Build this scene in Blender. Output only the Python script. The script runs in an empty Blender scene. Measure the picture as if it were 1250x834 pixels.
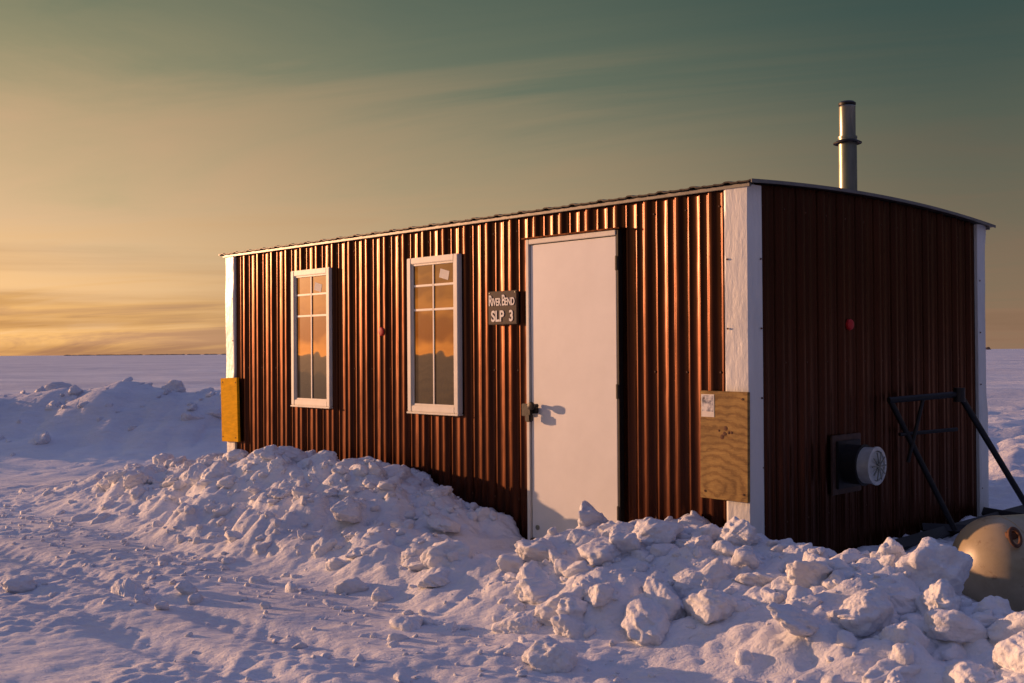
import bpy, bmesh, math, random
import numpy as np
from mathutils import Vector, Matrix, Euler
random.seed(7); rng=np.random.default_rng(11)
scn=bpy.context.scene
scn.view_settings.view_transform='Standard'; scn.view_settings.look='None'; scn.view_settings.exposure=0

# ------------------------------------------------------------------ helpers
def lin(c):
    return tuple(((v/255)/12.92 if v/255<=.04045 else (((v/255)+.055)/1.055)**2.4) for v in c)+(1,)
def new_mat(name):
    m=bpy.data.materials.new(name); m.use_nodes=True
    nt=m.node_tree; b=nt.nodes['Principled BSDF']; return m,nt,b
def N(nt,t,**k):
    n=nt.nodes.new(t)
    for a,v in k.items(): setattr(n,a,v)
    return n
def L(nt,a,b): nt.links.new(a,b)
def noise(nt,vec,scale,detail=4,rough=.6,dist=0):
    n=N(nt,'ShaderNodeTexNoise'); n.inputs['Scale'].default_value=scale; n.inputs['Detail'].default_value=detail
    n.inputs['Roughness'].default_value=rough; n.inputs['Distortion'].default_value=dist
    if vec is not None: L(nt,vec,n.inputs['Vector'])
    return n
def ramp(nt,fac,stops):
    r=N(nt,'ShaderNodeValToRGB'); e=r.color_ramp.elements
    while len(e)<len(stops): e.new(.5)
    for i,(p,c) in enumerate(stops):
        e[i].position=p; e[i].color=c if len(c)==4 else tuple(c)+(1,)
    if fac is not None: L(nt,fac,r.inputs[0])
    return r
def mapping(nt,vec,scale=(1,1,1)):
    m=N(nt,'ShaderNodeMapping'); m.inputs['Scale'].default_value=scale; L(nt,vec,m.inputs['Vector']); return m.outputs[0]
def bump(nt,h,strength,dist,bsdf,prev=None):
    b=N(nt,'ShaderNodeBump'); b.inputs['Strength'].default_value=strength; b.inputs['Distance'].default_value=dist
    L(nt,h,b.inputs['Height'])
    if prev is not None: L(nt,prev,b.inputs['Normal'])
    if bsdf is not None: L(nt,b.outputs[0],bsdf.inputs['Normal'])
    return b.outputs[0]
def objc(nt): return N(nt,'ShaderNodeTexCoord').outputs['Object']
def add_obj(name,me,parent=None,mat=None,smooth=False):
    o=bpy.data.objects.new(name,me); scn.collection.objects.link(o)
    if parent: o.parent=parent
    if mat: me.materials.append(mat)
    if smooth:
        me.polygons.foreach_set('use_smooth',[True]*len(me.polygons))
    return o
def mesh(name,v,f):
    me=bpy.data.meshes.new(name); me.from_pydata([tuple(map(float,p)) for p in v],[],f); me.update(); return me
def box(name,x0,x1,y0,y1,z0,z1,parent=None,mat=None,bev=.003,seg=2,rot=None):
    bm=bmesh.new(); bmesh.ops.create_cube(bm,size=1)
    c=Vector(((x0+x1)/2,(y0+y1)/2,(z0+z1)/2)); s=Vector((abs(x1-x0),abs(y1-y0),abs(z1-z0)))
    for v in bm.verts: v.co=Vector((v.co.x*s.x,v.co.y*s.y,v.co.z*s.z))
    if bev>0: bmesh.ops.bevel(bm,geom=bm.edges[:],offset=min(bev,min(s)*.4),segments=seg,affect='EDGES')
    me=bpy.data.meshes.new(name); bm.to_mesh(me); bm.free()
    o=add_obj(name,me,parent,mat); o.location=c
    if rot: o.rotation_euler=rot
    return o
def lathe(name,prof,parent=None,mat=None,seg=40,smooth=True):
    v=[];f=[]
    for r,z in prof:
        for i in range(seg):
            a=2*math.pi*i/seg; v.append((r*math.cos(a),r*math.sin(a),z))
    for j in range(len(prof)-1):
        for i in range(seg):
            a=j*seg+i;b=j*seg+(i+1)%seg; f.append((a,b,b+seg,a+seg))
    f.append(tuple(range(seg))[::-1]); f.append(tuple((len(prof)-1)*seg+i for i in range(seg)))
    o=add_obj(name,mesh(name,v,f),parent,mat,smooth)
    try: o.data.set_sharp_from_angle(angle=math.radians(35))
    except Exception: pass
    return o
def tube(name,a,b,r,parent,mat,square=False):
    a=Vector(a);b=Vector(b); d=b-a
    o=lathe(name,[(r,0),(r,d.length)],parent,mat,seg=4 if square else 16)
    o.location=a; o.rotation_mode='QUATERNION'; o.rotation_quaternion=d.to_track_quat('Z','Y'); return o
def empty(name,loc=(0,0,0),rz=0):
    e=bpy.data.objects.new(name,None); scn.collection.objects.link(e); e.location=loc; e.rotation_euler=(0,0,rz); return e

# ------------------------------------------------------------------ layout constants
C0=np.array([1.274,5.8]); u=np.array([-.6954,.7185]); v_=np.array([.7185,.6954])
LEN=5.54; WID=3.08; ZB=.07; ZT=2.225; BOW=.050
AZ=math.atan2(-.7185,.6954)
SUN_EL=math.radians(6.5); sa=np.array([-.905,.425]); sa/=np.linalg.norm(sa)
sundir=Vector((sa[0]*math.cos(SUN_EL),sa[1]*math.cos(SUN_EL),math.sin(SUN_EL)))

# ------------------------------------------------------------------ materials
def snow_mat():
    m,nt,b=new_mat('snow')
    geo=N(nt,'ShaderNodeNewGeometry').outputs['Position']
    n1=noise(nt,geo,1.3,5,.6); r1=ramp(nt,n1.outputs[0],[(.3,(.83,.84,.87)),(.7,(.92,.92,.93))])
    n4=noise(nt,mapping(nt,geo,(.05,.16,.1)),1.0,8,.7,.5); r4=ramp(nt,n4.outputs[0],[(.38,(.70,.71,.77)),(.60,(1,1,1))])
    mx=N(nt,'ShaderNodeMixRGB',blend_type='MULTIPLY'); mx.inputs[0].default_value=1
    L(nt,r1.outputs[0],mx.inputs[1]); L(nt,r4.outputs[0],mx.inputs[2]); L(nt,mx.outputs[0],b.inputs['Base Color'])
    b.inputs['Roughness'].default_value=.6
    b.inputs['Specular IOR Level'].default_value=.25
    n0=noise(nt,mapping(nt,geo,(.5,1.1,1)),.9,6,.62)
    n2=noise(nt,geo,16,6,.7); n3=noise(nt,geo,75,4,.75)
    p=bump(nt,n0.outputs[0],.7,.32,None); p=bump(nt,n2.outputs[0],.5,.030,None,p); bump(nt,n3.outputs[0],.65,.009,b,p)
    return m
SNOW=snow_mat()
def siding_mat():
    m,nt,b=new_mat('brown_ribbed_steel')
    oc=objc(nt)
    n=noise(nt,mapping(nt,oc,(1,1,.35)),3,5,.6)
    r=ramp(nt,n.outputs[0],[(.3,(.038,.0098,.0042)),(.7,(.064,.0168,.0068))])
    L(nt,r.outputs[0],b.inputs['Base Color'])
    b.inputs['Metallic'].default_value=.70; b.inputs['Specular IOR Level'].default_value=.3
    b.inputs['Specular Tint'].default_value=(1,.64,.38,1)
    b.inputs['Coat Weight'].default_value=.20; b.inputs['Coat Roughness'].default_value=.25; b.inputs['Coat IOR'].default_value=1.5
    b.inputs['Coat Tint'].default_value=(1,.70,.40,1)
    n3=noise(nt,mapping(nt,oc,(30,30,2)),2,4,.6); rr=ramp(nt,n3.outputs[0],[(.3,(.25,)*3),(.75,(.43,)*3)])
    L(nt,rr.outputs[0],b.inputs['Roughness'])
    n2=noise(nt,mapping(nt,oc,(3,3,.8)),1.6,3,.5)
    nn=bump(nt,n2.outputs[0],.35,.03,b); L(nt,nn,b.inputs['Coat Normal'])
    return m
SIDING=siding_mat()
def simple(name,col,rough=.5,metal=0,nscale=8,var=.15,bs=.15,bd=.004,stretch=(1,1,1)):
    m,nt,b=new_mat(name); oc=mapping(nt,objc(nt),stretch)
    n=noise(nt,oc,nscale,6,.65)
    c0=tuple(c*(1-var) for c in col); c1=tuple(min(1,c*(1+var)) for c in col)
    r=ramp(nt,n.outputs[0],[(.3,c0),(.7,c1)]); L(nt,r.outputs[0],b.inputs['Base Color'])
    b.inputs['Roughness'].default_value=rough; b.inputs['Metallic'].default_value=metal
    n2=noise(nt,oc,nscale*3,4,.6); bump(nt,n2.outputs[0],bs,bd,b); return m
WHITE=simple('white_trim_metal',(.72,.71,.67),.38,0,5,.10,.6,.014,(1,1,.35))
DOORM=simple('white_door_paint',(.72,.71,.68),.5,0,2.5,.06,.15,.004)
WINF=simple('white_vinyl',(.68,.64,.56),.45,0,6,.08)
DARK=simple('black_steel',(.014,.012,.012),.5,.3,20,.3)
DARKWOOD=simple('dark_skid_wood',(.02,.014,.012),.85,0,12,.3)
GALV=simple('galvanized_steel',(.24,.25,.21),.38,.95,14,.3,.2,.003,(1,1,.2))
VENTM=simple('vent_aluminium',(.60,.60,.57),.4,.4,14,.2,.2,.003)
ROOFM=simple('roof_sheet',(.035,.03,.028),.5,.6,8,.2)
ROOFT=simple('roof_edge_trim',(.20,.19,.18),.45,.6,8,.2)
PAPER=simple('paper_note',(.75,.70,.60),.8,0,30,.1)
def label_mat():
    m,nt,b=new_mat('faded_printed_label'); n=noise(nt,objc(nt),28,3,.5)
    r=ramp(nt,n.outputs[0],[(.40,(.10,.12,.16)),(.50,(.42,.42,.44)),(.60,(.70,.68,.64))]); L(nt,r.outputs[0],b.inputs['Base Color']); b.inputs['Roughness'].default_value=.5; return m
LABEL=label_mat()
RUST=simple('rusty_steel',(.12,.055,.03),.8,.3,40,.4)
VPLATE=simple('vent_plate_brown',(.09,.045,.03),.6,.2,30,.4)
def red_mat():
    m,nt,b=new_mat('red_reflector'); b.inputs['Base Color'].default_value=(.5,.008,.008,1); b.inputs['Roughness'].default_value=.6
    n=noise(nt,objc(nt),200,2); bump(nt,n.outputs[0],.3,.002,b); return m
RED=red_mat()
def glass_mat():
    m,nt,b=new_mat('window_glass')
    b.inputs['Base Color'].default_value=(.012,.010,.008,1); b.inputs['Roughness'].default_value=.3; b.inputs['Specular IOR Level'].default_value=.1
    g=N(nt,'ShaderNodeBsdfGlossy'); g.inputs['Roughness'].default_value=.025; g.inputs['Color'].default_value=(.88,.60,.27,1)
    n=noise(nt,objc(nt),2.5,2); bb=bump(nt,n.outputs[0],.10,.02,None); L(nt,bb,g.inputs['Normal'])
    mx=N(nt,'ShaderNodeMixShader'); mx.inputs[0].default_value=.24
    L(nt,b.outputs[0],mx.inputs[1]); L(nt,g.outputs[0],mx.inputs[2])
    L(nt,mx.outputs[0],nt.nodes['Material Output'].inputs['Surface']); return m
GLASS=glass_mat()
def ply_mat():
    m,nt,b=new_mat('treated_plywood'); oc=objc(nt)
    mp=mapping(nt,oc,(1.0,1,1.5))
    mo=N(nt,'ShaderNodeMapping'); mo.inputs['Location'].default_value=(.05,0,.36); L(nt,mp,mo.inputs['Vector'])
    w=N(nt,'ShaderNodeTexWave'); w.wave_type='RINGS'; w.rings_direction='Y'; w.inputs['Scale'].default_value=5
    w.inputs['Distortion'].default_value=10; w.inputs['Detail'].default_value=5; w.inputs['Detail Scale'].default_value=1.0; w.inputs['Detail Roughness'].default_value=.68
    L(nt,mo.outputs[0],w.inputs['Vector'])
    r=ramp(nt,w.outputs[0],[(.0,(.28,.155,.04)),(.3,(.38,.225,.06)),(1,(.45,.28,.08))])
    n2=noise(nt,mapping(nt,oc,(3,3,50)),4,5,.7); mx=N(nt,'ShaderNodeMixRGB',blend_type='MULTIPLY'); mx.inputs[0].default_value=.75
    r2=ramp(nt,n2.outputs[0],[(.3,(.5,)*3),(.65,(1,)*3)])
    n5=noise(nt,oc,5,5,.7); r5=ramp(nt,n5.outputs[0],[(.35,(.5,.45,.4)),(.6,(1,1,1))]); m5=N(nt,'ShaderNodeMixRGB',blend_type='MULTIPLY'); m5.inputs[0].default_value=.8
    L(nt,r.outputs[0],mx.inputs[1]); L(nt,r2.outputs[0],mx.inputs[2]); L(nt,mx.outputs[0],m5.inputs[1]); L(nt,r5.outputs[0],m5.inputs[2]); L(nt,m5.outputs[0],b.inputs['Base Color'])
    b.inputs['Roughness'].default_value=.8; bump(nt,n2.outputs[0],.5,.003,b); return m
PLY=ply_mat()
YPLY=simple('yellow_plywood',(.78,.40,.006),.9,0,9,.2,.3,.003,(1,1,4))
YPLY.node_tree.nodes['Principled BSDF'].inputs['Specular IOR Level'].default_value=.1
SIGNM=simple('sign_brown_wood',(.03,.012,.008),.7,0,20,.3,.3,.002,(1,1,4))
LETTER=simple('sign_letter_paint',(.75,.72,.66),.6,0,40,.05)
def tank_mat():
    m,nt,b=new_mat('tan_tank_paint'); oc=objc(nt)
    n=noise(nt,oc,3.5,6,.7); r=ramp(nt,n.outputs[0],[(.25,(.22,.17,.09)),(.5,(.35,.28,.17)),(.75,(.40,.32,.20))])
    n2=noise(nt,oc,18,5,.7); r2=ramp(nt,n2.outputs[0],[(.60,(1,1,1)),(.70,(.45,.3,.18))])
    mx=N(nt,'ShaderNodeMixRGB',blend_type='MULTIPLY'); mx.inputs[0].default_value=.7
    L(nt,r.outputs[0],mx.inputs[1]); L(nt,r2.outputs[0],mx.inputs[2]); L(nt,mx.outputs[0],b.inputs['Base Color'])
    b.inputs['Roughness'].default_value=.38; bump(nt,n2.outputs[0],.15,.004,b); return m
TANK=tank_mat()

# ------------------------------------------------------------------ terrain
TAB=rng.random((512,512))
def vn(x,y,sc,seed=0):
    x=np.asarray(x)*sc+seed*17.3+1000; y=np.asarray(y)*sc+seed*31.7+1000
    xi=np.floor(x).astype(int); yi=np.floor(y).astype(int); fx=x-xi; fy=y-yi
    fx=fx*fx*fx*(fx*(fx*6-15)+10); fy=fy*fy*fy*(fy*(fy*6-15)+10)
    g=lambda a,b: TAB[a%512,b%512]
    return (g(xi,yi)*(1-fx)+g(xi+1,yi)*fx)*(1-fy)+(g(xi,yi+1)*(1-fx)+g(xi+1,yi+1)*fx)*fy
def fbm(x,y,sc,o=4,seed=0,g=.5):
    a=1;t=0;s=0
    for i in range(o):
        t=t+a*vn(x,y,sc*2**i,seed+i*3); s+=a; a*=g
    return t/s
def worley(x,y,sc,seed=0):
    x=np.asarray(x)*sc+seed*7.7+500; y=np.asarray(y)*sc+seed*5.1+500
    xi=np.floor(x).astype(int); yi=np.floor(y).astype(int)
    best=np.zeros(x.shape)
    for dx in(-1,0,1):
        for dy in(-1,0,1):
            cx=xi+dx; cy=yi+dy
            px=cx+TAB[(cx+seed)%512,cy%512]; py=cy+TAB[cy%512,(cx+91+seed)%512]; h=TAB[(cx+37)%512,(cy+53+seed)%512]
            r=.45+.4*h; ang=h*20
            ddx=(x-px)*np.cos(ang)+(y-py)*np.sin(ang); ddy=-(x-px)*np.sin(ang)+(y-py)*np.cos(ang)
            d=(np.abs(ddx)**3+np.abs(ddy*1.25)**3)**(1/3)/r
            tilt=1+.5*ddx
            best=np.maximum(best,np.clip(1-d**3,0,1)*(.35+.65*h)*tilt)
    return best
HS=np.array([[-4,.10],[-3,.12],[-2,.15],[-1.5,.19],[-1.0,.27],[-.6,.27],[-.2,.27],[.3,.32],[.72,.29],[.95,.05],[1.6,.05],[1.9,.18],[2.4,.33],[3,.43],[3.9,.46],[4.6,.41],[5.5,.31],[6.3,.15],[7.2,.06],[8.2,0]])
def sm(a,b,x):
    t=np.clip((x-a)/(b-a),0,1); return t*t*(3-2*t)
def sq(x,y):
    dx=x-C0[0]; dy=y-C0[1]; return dx*u[0]+dy*u[1], -(dx*v_[0]+dy*v_[1])
def bank(x,y):
    s,q=sq(x,y)
    s2=s+.25*(fbm(x,y,1.2,2,5)-.5)
    H=np.interp(s2,HS[:,0],HS[:,1]); Hd=np.interp(s2,[-4,.6,1.0,1.7,2.2,8],[.0,.0,.11,.11,0,0])
    edge=1.65+.5*(fbm(x,y,.9,3,9)-.5)
    out=1-sm(.30,1,q/edge)
    a=.9+.1*sm(0,.35,q); b_=.22+.78*sm(-.65,.40,q); k=sm(-.25,.15,s)*(q>0)
    inn=a*k+b_*(1-k)
    h=H*out*inn
    h=h+Hd*sm(.6,1.0,q)*(1-sm(1.1,1.6,q))
    h=np.where(s<-4,h*np.clip(1-(-4-s)/2,0,1),h)
    return h
def berm(x,y):
    cy=15.6+.5*np.sin(x*.5)+.6*(fbm(x,y,.4,2,3)-.5)
    d=(y-cy); prof=np.exp(-(np.where(d<0,d/1.25,d/1.8))**2)
    ext=sm(-45,-25,x)*(1-sm(-1.5,1.5,x))
    H=.76+.10*(fbm(x,y*0+3,.8,3,8)-.5)+.10*np.exp(-((x+5.7)/.6)**2)
    b=H*prof*ext
    d2=np.hypot((x-6.4)/2.2,(y-11.2)/1.2); b=b+.45*np.exp(-d2**2)
    return b
def tank_clear(x,y):
    """shallow hollow kept open round the gas tank"""
    return sm(0,1,np.hypot((x-2.35)/.55,(y-4.85)/.55)-.35)
def ground_h(x,y):
    x=np.asarray(x,float); y=np.asarray(y,float)
    tcl=tank_clear(x,y)
    b=bank(x,y)*(.35+.65*tcl); r=berm(x,y)
    near=np.exp(-(np.hypot(x,y-6)/14)**2)
    h=b+r
    far=1-near
    h=h+far*(.26*(fbm(x*.35,y,.22,4,20)-.5)+.10*(fbm(x*.4,y,1.3,3,22)-.5))
    h=h+.05*(fbm(x,y,.7,3,31)-.5)+.022*(fbm(x,y,5,4,33)-.5)
    kb=np.clip(b/.12,0,1)*(.4+.6*tcl)
    s_,q_=sq(x,y)
    lump=(.30+1.3*fbm(x,y,1.1,2,60))*(1+.30*(1-sm(.2,1.2,s_)))
    h=h+kb*(lump*(.085*(worley(x,y,2.6,1)-.2)+.045*worley(x,y,5.6,2))+.020*worley(x,y,13,3)+.007*worley(x,y,28,8)+.09*(fbm(x,y,4.0,4,61,.55)-.5))
    kr=np.clip(r/.2,0,1)
    h=h+kr*(.10*worley(x,y,1.5,4)+.06*worley(x,y,3.3,5)-.05)
    q=np.clip(near*1.3,0,1)*(1-kb)
    pat=sm(.42,.58,fbm(x,y,.8,3,40))
    h=h+q*(.015*worley(x,y,9,6)*pat+.011*worley(x,y,20,7)*(.25+.75*pat)+.018*(fbm(x,y,9,3,71,.6)-.5)*pat)
    for c in(2.3,2.75,3.9,4.4):
        qq=q_-c-.25*(fbm(s_,s_*0,.4,2,44)-.5)
        tread=.5+.5*np.sin((s_+qq*1.2)*48)
        h=h-np.exp(-(qq/.11)**4)*(.024+.006*tread)*(near>.05)*(.3+.7*sm(.38,.55,fbm(s_,q_*.5,.9,2,46)))
    inside=(s_>-.02)&(s_<LEN+.02)&(q_<.02)&(q_>-WID-.02)
    h=np.where(inside,np.minimum(h,.03),h)
    dd=(s_>.88)&(s_<1.68)&(q_<.55)&(q_>-.05)
    h=np.where(dd,np.minimum(h,.04+.11*np.clip(q_,0,1)),h)
    return h
def axis(lo,hi,step,far_lo,far_hi,g=1.045,g2=None):
    a=list(np.arange(lo,hi,step)); s=step
    x=a[-1]
    while x<far_hi: s*=g; x+=s; a.append(x)
    s=step;x=lo;b=[]
    while x>far_lo: s*=(g2 or g); x-=s; b.append(x)
    return np.array(b[::-1]+a)
xs=axis(-4.2,3.2,.019,-5000,5000,1.035); ys=axis(3.4,9.3,.021,-800,7000,1.026,1.15)
X,Y=np.meshgrid(xs,ys); Z=ground_h(X,Y)
Z=np.where(np.hypot(X,Y)>200,0,Z)
V=np.stack([X.ravel(),Y.ravel(),Z.ravel()],1); nx=len(xs); ny=len(ys)
idx=np.arange(nx*ny).reshape(ny,nx)
F=np.stack([idx[:-1,:-1],idx[:-1,1:],idx[1:,1:],idx[1:,:-1]],-1).reshape(-1,4)
def np_mesh(name,V,F):
    me=bpy.data.meshes.new(name); n=F.shape[1]
    me.vertices.add(len(V)); me.vertices.foreach_set('co',V.astype(np.float32).ravel())
    me.loops.add(F.size); me.loops.foreach_set('vertex_index',F.astype(np.int32).ravel())
    me.polygons.add(len(F)); me.polygons.foreach_set('loop_start',np.arange(0,F.size,n,dtype=np.int32))
    me.polygons.foreach_set('loop_total',np.full(len(F),n,dtype=np.int32))
    me.update(calc_edges=True); me.validate()
    return me
add_obj('snow_ground',np_mesh('snow_ground',V,F),None,SNOW,True)

# ---- chunks of ploughed snow
def ico(n):
    bm=bmesh.new(); bmesh.ops.create_icosphere(bm,subdivisions=n,radius=1)
    v=np.array([x.co[:] for x in bm.verts]); f=np.array([[a.index for a in p.verts] for p in bm.faces]); bm.free(); return v,f
ICO={2:ico(2),3:ico(3),4:ico(4),5:ico(5)}
CV=[];CF=[];off=0
def chunk(x,y,z,r,lvl=None,flat=.74):
    global off
    if lvl is None: lvl=5 if r>.085 else (4 if r>.05 else (3 if r>.02 else 2))
    v,f=ICO[lvl]
    nrm=rng.normal(size=(9,3)); nrm/=np.linalg.norm(nrm,axis=1)[:,None]; d=rng.uniform(.55,1.0,9)
    dots=np.clip(v@nrm.T,1e-3,None); rr=d/dots
    k=rng.uniform(4.5,9); rad=(np.sum(rr**(-k),axis=1))**(-1/k)
    rad=np.minimum(rad,1.15)
    o=rng.uniform(0,100,6)
    nz=(fbm(v[:,0]+v[:,2]*.6+o[0],v[:,1]-v[:,2]*.7+o[1],1.6,5,0,.52)-.5)+(fbm(v[:,2]-v[:,0]*.5+o[2],v[:,1]+v[:,2]*.4+o[3],2.3,4,0,.52)-.5)
    cr=worley(v[:,0]+v[:,2]*.7+o[4],v[:,1]-v[:,2]*.5+o[5],3.0,2)
    rad=rad*(1+.38*nz+.09*cr)
    p=v*rad[:,None]
    p=p*np.array([rng.uniform(.8,1.35),rng.uniform(.75,1.1),flat*rng.uniform(.7,1.2)])*r
    R=np.array(Euler((rng.uniform(-.5,.5),rng.uniform(-.5,.5),rng.uniform(0,6.28))).to_matrix())
    p=p@R.T+np.array([x,y,z])
    CV.append(p);CF.append(f+off);off+=len(p)
def W(s,q): p=C0+s*u-q*v_; return p[0],p[1]
def place(x,y,r,sink=None,force=False):
    if sink is None: sink=rng.uniform(-.45,.15)
    s,q=sq(x,y)
    if s>-r and s<LEN+r and q<r*1.15 and q>-WID-r: return
    if .85<s<1.75 and q<(.5 if r<.03 else 1.1): return
    if (x-2.6)**2+(y-5.3)**2<.22: return
    if not force and r>.035 and x>2.0 and y>4.2 and y<5.3: return
    chunk(x,y,float(ground_h(x,y))+r*sink,r)
n=0
while n<2300:
    s=rng.uniform(-3.2,7.4); q=rng.uniform(-.6,1.95); x,y=W(s,q)
    h=float(bank(np.float64(x),np.float64(y)))
    if rng.random()>.08+h/.32: continue
    if -.7<s<.0 and q<.35 and rng.random()<.75: continue
    place(x,y,float(np.clip(rng.lognormal(-3.85,.64),.010,.10))); n+=1
n=0
while n<80:
    s=rng.uniform(-3,6); q=rng.uniform(.1,1.5); x,y=W(s,q); h=float(bank(np.float64(x),np.float64(y)))
    if rng.random()>h/.3: continue
    place(x,y,rng.uniform(.065,.12),rng.uniform(-.35,.05)); n+=1
n=0
while n<28:
    s=rng.uniform(-2.0,.8); q=rng.uniform(.3,1.6); x,y=W(s,q)
    place(x,y,rng.uniform(.08,.135),rng.uniform(-.3,.1)); n+=1
for i in range(550):
    s=rng.uniform(-2,8); q=1.55+abs(rng.normal(0,.5)); x,y=W(s,q); place(x,y,float(np.clip(rng.lognormal(-4.4,.5),.006,.04)),.1)
for i in range(260):
    x=rng.uniform(-16,-2); y=15.2+rng.normal(0,.75); place(x,y,float(np.clip(rng.lognormal(-2.7,.5),.04,.22)),-.15)
for i in range(50):
    x=rng.normal(6.2,1.5); y=rng.normal(10.9,.8); place(x,y,float(np.clip(rng.lognormal(-2.6,.4),.04,.2)))
big=[(.17,4.45,.115),(-2.12,5.9,.10),(-1.78,5.88,.06),(-1.98,5.7,.055),(-1.83,5.55,.045),(-1.7,5.7,.04),(-2.85,6.15,.09),(-2.55,5.95,.03),
 (1.84,4.72,.16),(.47,5.45,.13),(.74,5.60,.11),(.98,5.55,.10),(-.26,6.55,.12),(-.45,6.75,.09),(-1.45,8.05,.13),(-1.15,7.75,.11),(-1.7,8.2,.12),
 (-.95,7.5,.09),(.66,4.85,.12),(.88,4.7,.13),(1.3,4.75,.12),(1.42,4.35,.11),(1.75,4.2,.11),(1.15,4.3,.10),
 (-.5,5.9,.06),(.1,5.3,.08),(-.45,4.35,.035),(-.98,4.9,.03),(-1.9,8.5,.10),(.55,4.1,.05)]
for x,y,r in big: place(x,y,r,.2)
add_obj('snow_chunks',np_mesh('snow_chunks',np.concatenate(CV),np.concatenate(CF)),None,SNOW,True)

# ------------------------------------------------------------------ cabin
cab=empty('ice_fishing_cabin',(C0[0],C0[1],0),AZ)
P=.2286
def prof_pts(length,start=0,maj=.019,mnr=.007):
    pts=[(0,0)]; t=start
    jr=np.random.default_rng(5)
    while t<length+.1:
        for c,hb,p,hh in((t,.031,1.0,maj),(t+P/3,.014,1,mnr),(t+2*P/3,.014,1,mnr)):
            c=c+jr.uniform(-.0015,.0015)
            n=8 if hh>.01 else 6
            for i in range(n+1):
                a=-1+2*i/n; hy=hh*(sm(0,.62,1-abs(a)))
                if 0<c+a*hb<length: pts.append((c+a*hb,float(hy)))
        for c in(t+P/6,t+P/2,t+5*P/6):
            if 0<c<length: pts.append((c,float(jr.uniform(-.0018,.0010))))
        t+=P
    pts.append((length,0)); return sorted(pts)
def bow(w): t=np.clip(w/WID,0,1); return BOW*4*t*(1-t)
def wall(name,o,d,nrm,length,top,start=.06):
    v=[];f=[]; pr=prof_pts(length,start)
    for t,h in pr:
        x=o[0]+d[0]*t+nrm[0]*h; y=o[1]+d[1]*t+nrm[1]*h
        v.append((x,y,ZB)); v.append((x,y,top(t)))
    for i in range(len(pr)-1): f.append((2*i,2*i+2,2*i+3,2*i+1))
    return add_obj(name,mesh(name,v,f),cab,SIDING,True)
wall('front_wall',(-LEN,0),(1,0),(0,-1),LEN,lambda t:ZT)
wall('end_wall',(0,0),(0,1),(1,0),WID,lambda t:ZT+float(bow(t)),.10)
wall('back_wall',(0,WID),(-1,0),(0,1),LEN,lambda t:ZT)
wall('far_end_wall',(-LEN,WID),(0,-1),(-1,0),WID,lambda t:ZT+float(bow(t)))
box('base_frame',-LEN+.03,-.03,.03,WID-.03,-.15,ZB+.02,cab,DARKWOOD,.01)
def roof():
    oh=.06; v=[];f=[]
    pr=prof_pts(LEN+2*oh+.03,.05); ws=np.linspace(-oh,WID+oh+.02,25)
    for t,h in pr:
        for w in ws:
            z=ZT+.012+float(BOW*4*(w/WID)*(1-w/WID))+h*.42
            v.append((-LEN-oh-.02+t,w,z))
    m=len(ws)
    for i in range(len(pr)-1):
        for j in range(m-1): a=i*m+j; f.append((a,a+m,a+m+1,a+1))
    o=add_obj('roof',mesh('roof',v,f),cab,ROOFM)
    s=o.modifiers.new('s','SOLIDIFY'); s.thickness=.008; s.offset=-1
    for nm,xx,th,mt in(('roof_edge_trim',oh+.012,.006,ROOFT),('roof_edge_trim_far',-LEN-oh-.022,.006,ROOFT)):
        vv=[];ff=[]
        for w in ws:
            z=ZT+.012+float(BOW*4*(w/WID)*(1-w/WID))
            for a,bz in((0,-.014),(th,-.014),(th,.005),(0,.005)): vv.append((xx+a,w,z+bz))
        for j in range(m-1):
            for k in range(4): a=4*j+k; b=4*j+(k+1)%4; ff.append((a,b,b+4,a+4))
        ff.append((0,1,2,3)); ff.append((4*m-1,4*m-2,4*m-3,4*m-4))
        add_obj(nm,mesh(nm,vv,ff),cab,mt)
roof()
box('eave_trim',-LEN-.05,.05,-.040,-.022,ZT-.022,ZT-.002,cab,ROOFT,.002)
box('eave_soffit',-LEN-.05,.05,-.022,.0,ZT-.01,ZT+.002,cab,ROOFM,.0)
box('eave_trim_back',-LEN-.05,.05,WID+.022,WID+.045,ZT-.022,ZT-.002,cab,ROOFT,.002)
def corner(name,cx,cy,sx,sy,wx,wy,zt):
    o=.024;v=[];f=[]
    n=60
    pl=[(cx-sx*wx,cy+sy*.002),(cx-sx*wx,cy+sy*o),(cx-sx*(wx-.012),cy+sy*(o+.004)),(cx-sx*.012,cy+sy*(o+.002)),(cx+sx*(o-.002),cy+sy*(o)),(cx+sx*(o+.002),cy-sy*.012),(cx+sx*(o+.004),cy-sy*(wy-.012)),(cx+sx*o,cy-sy*wy),(cx+sx*.002,cy-sy*wy)]
    for i in range(n+1):
        z=(ZB-.02)+(zt-ZB+.02)*i/n
        d=.005*(float(vn(np.float64(z),np.float64(cx),5,3))-.5)*2
        for k,(a,b) in enumerate(pl):
            kk=1 if 2<=k<=6 else 0
            v.append((a+sx*d*kk,b+sy*d*kk,z))
    m=len(pl)
    for i in range(n):
        for k in range(m-1):
            a=i*m+k; f.append((a,a+1,a+1+m,a+m))
    add_obj(name,mesh(name,v,f),cab,WHITE)
corner('corner_trim',0,0,1,-1,.125,.115,ZT-.005)
corner('corner_trim_far',-LEN,0,-1,-1,.13,.12,ZT-.005)
corner('corner_trim_back',0,WID,1,1,.12,.13,ZT+.008)
corner('corner_trim_far_back',-LEN,WID,-1,1,.12,.12,ZT-.005)
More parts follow.
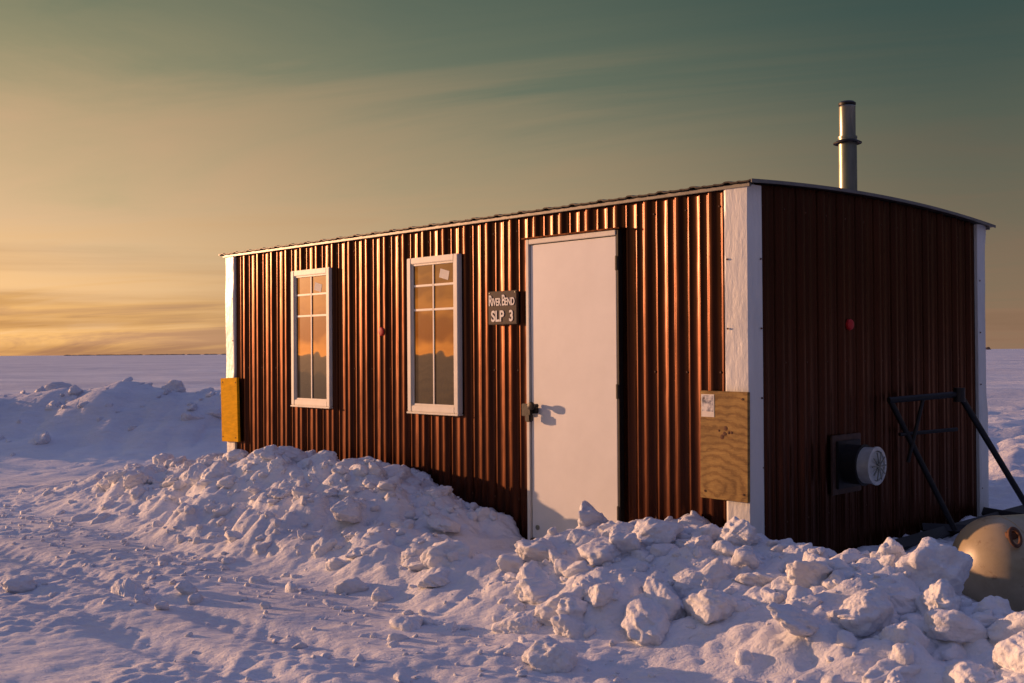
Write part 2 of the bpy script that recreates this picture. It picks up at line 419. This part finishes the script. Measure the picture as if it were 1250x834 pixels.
def screws():
    bm=bmesh.new()
    def sc(x,y,z,ax):
        m=Matrix.Translation((x,y,z))@Euler((math.pi/2,0,0) if ax=='y' else (0,math.pi/2,0)).to_matrix().to_4x4()
        bmesh.ops.create_cone(bm,cap_ends=True,segments=6,radius1=.006,radius2=.005,depth=.006,matrix=m)
    for z in np.arange(.3,2.2,.38):
        sc(-.105,-.030,z,'y')
        sc(.030,.095,z,'x'); sc(.030,WID-.10,z,'x'); sc(-LEN+.105,-.030,z,'y')
    t=.06
    while t<LEN-.1:
        x=-LEN+t+.05
        for z in(.35,1.2,2.12):
            if x<-.15 and not(-4.5<x<-3.8 and z>.9 and z<2) and not(-2.95<x<-2.25 and z>.9 and z<2) and not(-1.7<x<-.8): sc(x,-.003,z,'y')
        t+=P
    t=.10
    while t<WID-.1:
        for z in(.35,1.25,2.12): sc(.003,t+.05,z,'x')
        t+=P
    me=bpy.data.meshes.new('screws'); bm.to_mesh(me); bm.free(); add_obj('screws',me,cab,RUST)
screws()
dx0,dx1=-1.655,-.871; dz0,dz1=.085,2.05; fw=.028
door=empty('entry_door'); door.parent=cab
box('door_frame_left',dx0,dx0+fw,-.045,-.001,dz0,dz1,door,WINF,.003)
box('door_frame_right',dx1-fw*.7,dx1,-.040,-.001,dz0,dz1,door,DARK,.003)
box('door_frame_top',dx0+fw,dx1-fw*.7,-.045,-.001,dz1-.032,dz1,door,WINF,.003)
box('door_threshold',dx0+fw,dx1-fw*.7,-.05,-.001,dz0-.02,dz0+.03,door,DARK,.004)
box('door_slab',dx0+fw+.007,dx1-fw*.7-.005,-.033,-.003,dz0+.034,dz1-.038,door,DOORM,.003)
box('door_gap',dx0+fw,dx1-fw*.7,-.022,-.0005,dz0+.03,dz1-.033,door,DARK,0)
box('drip_cap',dx0-.03,dx1+.02,-.055,-.002,dz1+.002,dz1+.012,door,SIDING,.001)
for z in(.35,1.08,1.85): box('hinge',dx1-.026,dx1-.010,-.044,-.034,z-.045,z+.045,door,DARK,.003)
box('latch_plate',dx0-.035,dx0+.03,-.058,-.046,.905,.985,door,DARK,.004)
box('latch_bar',dx0+.03,dx0+.115,-.058,-.046,.925,.965,door,DARK,.004)
k=lathe('door_knob',[(.012,0),(.012,.035),(.022,.042),(.028,.055),(.024,.068),(.008,.073)],door,DARK,20); k.location=(dx0+.10,-.046,.975); k.rotation_euler=(math.pi/2,0,0)
box('padlock',dx0+.035,dx0+.085,-.10,-.062,.87,.925,door,DARK,.008)
box('hasp_tab',dx0+.045,dx0+.075,-.085,-.056,.92,.965,door,DARK,.004)
k=lathe('door_vent',[(.016,0),(.016,.006),(.010,.009)],door,GALV,16); k.location=(dx0+.085,-.0335,.19); k.rotation_euler=(math.pi/2,0,0)
def window(x0,x1,note):
    w=empty('window'); w.parent=cab; z0,z1=.893,2.010; f=.045
    box('frame_left',x0,x0+f,-.048,-.001,z0,z1,w,WINF,.005); box('frame_right',x1-f,x1,-.048,-.001,z0,z1,w,WINF,.005)
    box('frame_top',x0+f,x1-f,-.046,-.001,z1-f,z1,w,WINF,.004); box('frame_bottom',x0+f,x1-f,-.046,-.001,z0,z0+f,w,WINF,.004)
    box('sill',x0-.004,x1+.004,-.056,-.001,z0-.014,z0-.001,w,WINF,.004)
    g=.014
    xa,xb,za,zb=x0+f,x1-f,z0+f,z1-f
    for n,(a,b,c,d) in enumerate(((xa,xa+g,za,zb),(xb-g,xb,za,zb),(xa+g,xb-g,zb-g,zb),(xa+g,xb-g,za,za+g))):
        box('sash_%d'%n,a,b,-.036,-.002,c,d,w,WINF,.002)
    box('glass',xa+.002,xb-.002,-.0245,-.0215,za+.002,zb-.002,w,GLASS,0)
    xm=(xa+xb)/2; m=.008
    box('muntin_vertical',xm-m,xm+m,-.0315,-.0247,za+g,zb-g,w,WINF,.002)
    for n,z in enumerate((1.805,1.63)):
        box('muntin_%da'%n,xa+g,xm-m,-.031,-.0247,z-m,z+m,w,WINF,.002); box('muntin_%db'%n,xm+m,xb-g,-.031,-.0247,z-m,z+m,w,WINF,.002)
    nx,nz=note
    box('taped_note',nx-.05,nx+.05,-.0262,-.0250,nz-.032,nz+.032,w,PAPER,0,rot=(0,math.radians(14),0))
window(-4.444,-3.883,(-4.07,1.86)); window(-2.889,-2.325,(-2.49,1.875))
for x,y,z,r in((-3.235,0,1.483,'y'),(0,1.09,1.474,'x')):
    k=lathe('red_reflector',[(.034,0),(.034,.014),(.028,.022),(.012,.026)],cab,RED,24)
    if r=='y': k.location=(x,-.006,z); k.rotation_euler=(math.pi/2,0,0)
    else: k.location=(.006,y,z); k.rotation_euler=(0,math.pi/2,0)
def board(name,x0,x1,z0,z1,ry,mat):
    e=empty(name); e.parent=cab
    box('panel',x0,x1,-.056,-.032,z0,z1,e,mat,.002,rot=(0,ry,0))
    for xx in(x0+.03,x1-.03):
        for zz in(z0+.04,z1-.04):
            k=lathe('screw',[(.007,0),(.006,.003)],e,RUST,8); k.location=(xx,-.056,zz); k.rotation_euler=(math.pi/2,0,0)
    return e
b1=board('plywood_board',-.275,.035,.505,1.098,math.radians(0.5),PLY)
box('label_backing',-.265,-.178,-.0580,-.0562,.955,1.080,b1,PAPER,.0005)
box('label_print',-.258,-.186,-.0590,-.0582,.985,1.074,b1,LABEL,0)
for i in range(9):
    a=random.uniform(0,6.28); rr=random.uniform(0,.035)
    k=lathe('weathered_chip',[(random.uniform(.006,.014),0),(.004,.002)],b1,RUST,9); k.location=(-.11+rr*math.cos(a)*1.5,-.0562,.86+rr*math.sin(a)*1.7); k.rotation_euler=(math.pi/2,0,0)
board('plywood_board',-5.60,-5.31,.53,1.105,math.radians(-2),YPLY)
pipe=empty('stove_pipe',(-.463,1.965,0)); pipe.parent=cab
lathe('flashing',[(.16,2.24),(.15,2.27),(.08,2.30),(.078,2.33)],pipe,GALV)
lathe('lower_pipe',[(.063,2.25),(.063,2.80),(.066,2.80),(.066,2.815),(.062,2.815)],pipe,GALV)
lathe('storm_collar',[(.064,2.775),(.096,2.765),(.098,2.772),(.066,2.79)],pipe,DARK)
lathe('upper_pipe',[(.056,2.81),(.056,3.02),(.058,3.025),(.056,3.03)],pipe,GALV)
lathe('cap_band',[(.035,3.015),(.050,3.02),(.050,3.035),(.058,3.035),(.060,3.05),(.045,3.062),(.01,3.067)],pipe,DARK)
vent=empty('furnace_vent'); vent.parent=cab
box('vent_plate',.020,.034,.83,1.18,.455,.810,vent,VPLATE,.004)
box('vent_plate_inner',.034,.05,.87,1.14,.49,.775,vent,DARK,.004)
def ventpart(nm,prof,mat,s=36):
    k=lathe(nm,prof,vent,mat,s); k.location=(.05,1.005,.632); k.rotation_euler=(0,math.pi/2,0); return k
ventpart('vent_collar',[(.118,0),(.118,.09),(.124,.092),(.124,.10),(.112,.102)],DARK)
ventpart('vent_tube',[(.108,.10),(.108,.165),(.114,.167),(.114,.178),(.092,.18),(.088,.16)],VENTM)
ventpart('vent_core',[(.088,.14),(.085,.172),(.05,.180),(.02,.186)],VENTM)
for i in range(5):
    a=i*math.pi/5
    k=box('vent_slat_%d'%i,.238,.243,1.005-.085,1.005+.085,.632-.004,.632+.004,vent,GALV,.001); k.rotation_euler=(a,0,0)

# ------------------------------------------------------------------ sign
sign=empty('cabin_sign',(C0[0],C0[1],0),AZ)
box('sign_board',-2.015,-1.739,-.045,-.024,1.505,1.728,sign,SIGNM,.004)
def text(body,x,z,size,sx=1,off=.0018):
    cu=bpy.data.curves.new(body,'FONT'); cu.body=body; cu.size=size; cu.extrude=.0015; cu.align_x='CENTER'; cu.offset=off
    o=bpy.data.objects.new('lettering',cu); scn.collection.objects.link(o); o.parent=sign; cu.materials.append(LETTER)
    o.location=(x,-.0475,z); o.rotation_euler=(math.pi/2,0,0); o.scale=(sx,1,1)
text('R',-1.988,1.632,.100,.62); text('IVER',-1.930,1.632,.070,.62); text('B',-1.862,1.632,.100,.62); text('END',-1.803,1.632,.070,.66)
text('SLP  3',-1.875,1.527,.100,.85,.0028)
for x in(-2.0,-1.754):
    k=lathe('sign_screw',[(.005,0),(.004,.003)],sign,GALV,8); k.location=(x,-.045,1.716); k.rotation_euler=(math.pi/2,0,0)

# ------------------------------------------------------------------ trailer hitch frame
hitch=empty('trailer_hitch',(C0[0],C0[1],0),AZ)
def T(n,a,b,r=.018,sq_=False,m=DARK): return tube(n,a,b,r,hitch,m,sq_)
T('top_bar',(.08,1.45,1.0),(.325,1.93,1.03),.020); T('leg_1',(.08,1.47,1.0),(.25,2.0,.14),.018); T('leg_2',(.325,1.92,1.03),(.50,2.86,.03),.020)
T('brace',(.20,1.68,1.02),(.12,1.62,.60),.012); T('jack_head',(.325,1.92,.98),(.325,1.92,1.07),.035)
T('cross_brace',(.29,1.96,.80),(.10,1.55,.78),.012)
T('bumper_rail',(.15,1.25,.10),(.15,3.8,.10),.045,True); T('tongue_rail',(.03,2.0,.12),(1.1,2.75,.09),.04,True); T('tongue_rail_2',(.03,3.0,.12),(1.1,2.75,.09),.04,True)
T('ground_board',(.12,.55,.085),(.16,1.3,.085),.02,True,ROOFT)

# ------------------------------------------------------------------ propane tank
tank=empty('propane_tank',(2.21,5.24,.235)); ax=Vector((.95,.31,0)).normalized()
tank.rotation_mode='QUATERNION'; tank.rotation_quaternion=ax.to_track_quat('Z','Y')
R=.255; pr=[]
for i in range(0,15): a=math.pi/2*i/14; pr.append((max(.003,R*math.sin(a)),.19*(1-math.cos(a))))
pr+=[(R,.20),(R+.003,.202),(R+.003,.225),(R,.227),(R,1.05)]
for i in range(1,15): a=math.pi/2*(1-i/14); pr.append((max(.003,R*math.sin(a)),1.05+.19*math.cos(a)))
lathe('shell',pr,tank,TANK,64)
te=empty('fittings',tuple(tank.location))
te.parent=tank; te.matrix_parent_inverse=(Matrix.Translation(tank.location)@ax.to_track_quat('Z','Y').to_matrix().to_4x4()).inverted()
def ring(name,loc,R1,r,rot,mat):
    v=[];f=[];A=28;B=10
    for i in range(A):
        a=2*math.pi*i/A
        for j in range(B):
            b=2*math.pi*j/B; v.append(((R1+r*math.cos(b))*math.cos(a),(R1*1.4+r*math.cos(b))*math.sin(a),r*math.sin(b)))
    for i in range(A):
        for j in range(B): f.append((i*B+j,((i+1)%A)*B+j,((i+1)%A)*B+(j+1)%B,i*B+(j+1)%B))
    o=add_obj(name,mesh(name,v,f),te,mat,True); o.location=loc; o.rotation_euler=rot
ring('lifting_lug',(.17,-.15,.19),.030,.009,(math.pi/2-.35,0,.3),RUST)
box('valve_stub',.15,.20,-.13,-.08,.17,.215,te,RUST,.01)
box('tank_foot',.3,.36,-.2,.2,-.28,-.2,te,RUST,.006)

# ------------------------------------------------------------------ distant tree line
def trees():
    v=[];f=[]
    def strip(a0,a1,D,hm,st):
        a=a0
        while a<a1:
            h=hm*random.uniform(.5,1.0); w=D*st*random.uniform(.9,1.6); x=D*a; y=D*random.uniform(.98,1.03)
            n0=len(v); k=7
            for i in range(k):
                t=i/(k-1); hh=h*(math.sin(math.pi*t)**.4)*random.uniform(.8,1.1)
                v.append((x+(t-.5)*w*2,y,-1)); v.append((x+(t-.5)*w*2,y+random.uniform(-2,2),hh))
            for i in range(k-1): a_=n0+2*i; f.append((a_,a_+2,a_+3,a_+1))
            a+=st*random.uniform(.5,1.0)
    strip(-.42,-.1,3600,3.0,.0022); strip(.440,.446,1800,5,.0015)
    m=simple('distant_trees',(.12,.09,.08),.9,0,.02,.3)
    add_obj('distant_treeline',mesh('distant_treeline',v,f),None,m)
trees()

# ------------------------------------------------------------------ world
w=bpy.data.worlds.new('World'); scn.world=w; w.use_nodes=True; nt=w.node_tree; nt.nodes.clear()
tc=N(nt,'ShaderNodeTexCoord'); sep=N(nt,'ShaderNodeSeparateXYZ'); L(nt,tc.outputs['Generated'],sep.inputs[0])
def M(op,a,b=None,c=None,clamp=False):
    n=N(nt,'ShaderNodeMath',operation=op); n.use_clamp=clamp
    for i,x in enumerate((a,b,c)):
        if x is None: continue
        if isinstance(x,bpy.types.NodeSocket): L(nt,x,n.inputs[i])
        else: n.inputs[i].default_value=x
    return n.outputs[0]
x,y,z=sep.outputs
hl=M('SQRT',M('ADD',M('MULTIPLY',x,x),M('MULTIPLY',y,y)))
hl=M('MAXIMUM',hl,.001)
t=M('DIVIDE',M('ADD',M('MULTIPLY',x,float(sa[0])),M('MULTIPLY',y,float(sa[1]))),hl)
zc=M('MAXIMUM',z,0.0)
zp=M('ADD',zc,.10); cx=M('DIVIDE',x,zp); cy=M('DIVIDE',y,zp)
cmb=N(nt,'ShaderNodeCombineXYZ'); L(nt,M('MULTIPLY',cx,.5),cmb.inputs[0]); L(nt,M('ADD',cy,M('MULTIPLY',cx,.3)),cmb.inputs[1])
c1=noise(nt,cmb.outputs[0],.9,8,.62,1.1); c2=noise(nt,cmb.outputs[0],.40,3,.5,.5)
cl=M('ADD',M('MULTIPLY',c1.outputs[0],.5),M('MULTIPLY',c2.outputs[0],.5))
ez=M('ADD',zc,M('MULTIPLY',M('SUBTRACT',cl,.5),.42))
ez=M('MAXIMUM',ez,0)
hi=[(.60,lin((112,118,160))),(1,lin((114,122,170)))]
def S(l): return [(p,lin(c)) for p,c in l]+hi
RL=ramp(nt,ez,S([(0,(208,156,116)),(.035,(250,192,118)),(.07,(248,198,140)),(.13,(228,186,140)),(.20,(198,168,124)),(.27,(156,144,106)),(.33,(120,122,92))]))
RM=ramp(nt,ez,S([(0,(180,138,108)),(.06,(196,158,118)),(.12,(184,154,116)),(.20,(154,138,106)),(.27,(106,112,90)),(.33,(78,94,80))]))
RR=ramp(nt,ez,S([(0,(146,114,92)),(.06,(126,106,86)),(.12,(106,98,80)),(.20,(82,88,74)),(.27,(60,76,68)),(.33,(50,70,64))]))
RB=ramp(nt,ez,S([(0,(50,42,48)),(.12,(50,46,60)),(.33,(86,88,120))]))
def mr(v,a,b):
    n=N(nt,'ShaderNodeMapRange'); n.interpolation_type='SMOOTHSTEP'; L(nt,v,n.inputs[0]); n.inputs[1].default_value=a; n.inputs[2].default_value=b; return n.outputs[0]
def mix(f,a,b,bt='MIX'):
    n=N(nt,'ShaderNodeMixRGB',blend_type=bt)
    if isinstance(f,(int,float)): n.inputs[0].default_value=f
    else: L(nt,f,n.inputs[0])
    for i,q in((1,a),(2,b)):
        if isinstance(q,tuple): n.inputs[i].default_value=q
        else: L(nt,q,n.inputs[i])
    return n.outputs[0]
col=mix(mr(t,-.6,.0),RB.outputs[0],RR.outputs[0])
col=mix(mr(t,.0,.55),col,RM.outputs[0]); col=mix(mr(t,.45,.88),col,RL.outputs[0])
glow=M('MULTIPLY',mr(t,.86,1.0),M('POWER',2.718,M('MULTIPLY',zc,-14)))
gl=mix(1.0,(1.0,.40,.08,1),M('MULTIPLY',glow,3.8),'MULTIPLY')
col=mix(1.0,col,gl,'ADD')
st=N(nt,'ShaderNodeMapRange'); L(nt,cl,st.inputs[0]); st.inputs[1].default_value=.34; st.inputs[2].default_value=.66; st.inputs[3].default_value=.80; st.inputs[4].default_value=1.14
col=mix(1.0,col,st.outputs[0],'MULTIPLY')
cb=N(nt,'ShaderNodeCombineXYZ'); L(nt,M('MULTIPLY',x,.9),cb.inputs[0]); L(nt,M('MULTIPLY',y,.9),cb.inputs[1]); L(nt,M('MULTIPLY',z,24),cb.inputs[2])
nb=noise(nt,cb.outputs[0],1.3,5,.55,.25)
bf=mr(nb.outputs[0],.38,.62)
bamt=M('MULTIPLY',mr(t,.45,.97),M('SUBTRACT',1.0,mr(z,.04,.14)))
bandc=mix(bf,lin((172,144,130)),(1.10,1.05,1.0,1))
bandc=mix(bamt,(1,1,1,1),bandc)
col=mix(1.0,col,bandc,'MULTIPLY')
sky=N(nt,'ShaderNodeTexSky'); sky.sky_type='NISHITA'; sky.sun_disc=False; sky.sun_elevation=SUN_EL; sky.sun_rotation=math.atan2(sa[0],sa[1])
sk=mix(1.0,sky.outputs[0],(.010,.010,.010,1),'MULTIPLY')
col=mix(1.0,col,sk,'ADD')
bg=N(nt,'ShaderNodeBackground'); L(nt,col,bg.inputs[0]); bg.inputs[1].default_value=.96
out=N(nt,'ShaderNodeOutputWorld'); L(nt,bg.outputs[0],out.inputs[0])

# ------------------------------------------------------------------ sun
sl=bpy.data.lights.new('sun','SUN'); sl.energy=5.0; sl.angle=math.radians(.7); sl.color=(1,.52,.27)
so=bpy.data.objects.new('sun',sl); scn.collection.objects.link(so); so.rotation_mode='QUATERNION'; so.rotation_quaternion=sundir.to_track_quat('Z','Y')

# ------------------------------------------------------------------ camera
cd=bpy.data.cameras.new('camera'); cd.lens=37.64; cd.sensor_width=36; cd.clip_end=20000; cd.clip_start=.05
co=bpy.data.objects.new('camera',cd); scn.collection.objects.link(co)
co.matrix_world=Matrix.Translation((0,0,1.32))@Euler((math.radians(90+.57),0,0)).to_matrix().to_4x4()@Matrix.Rotation(math.radians(-.4),4,'Z')
scn.camera=co
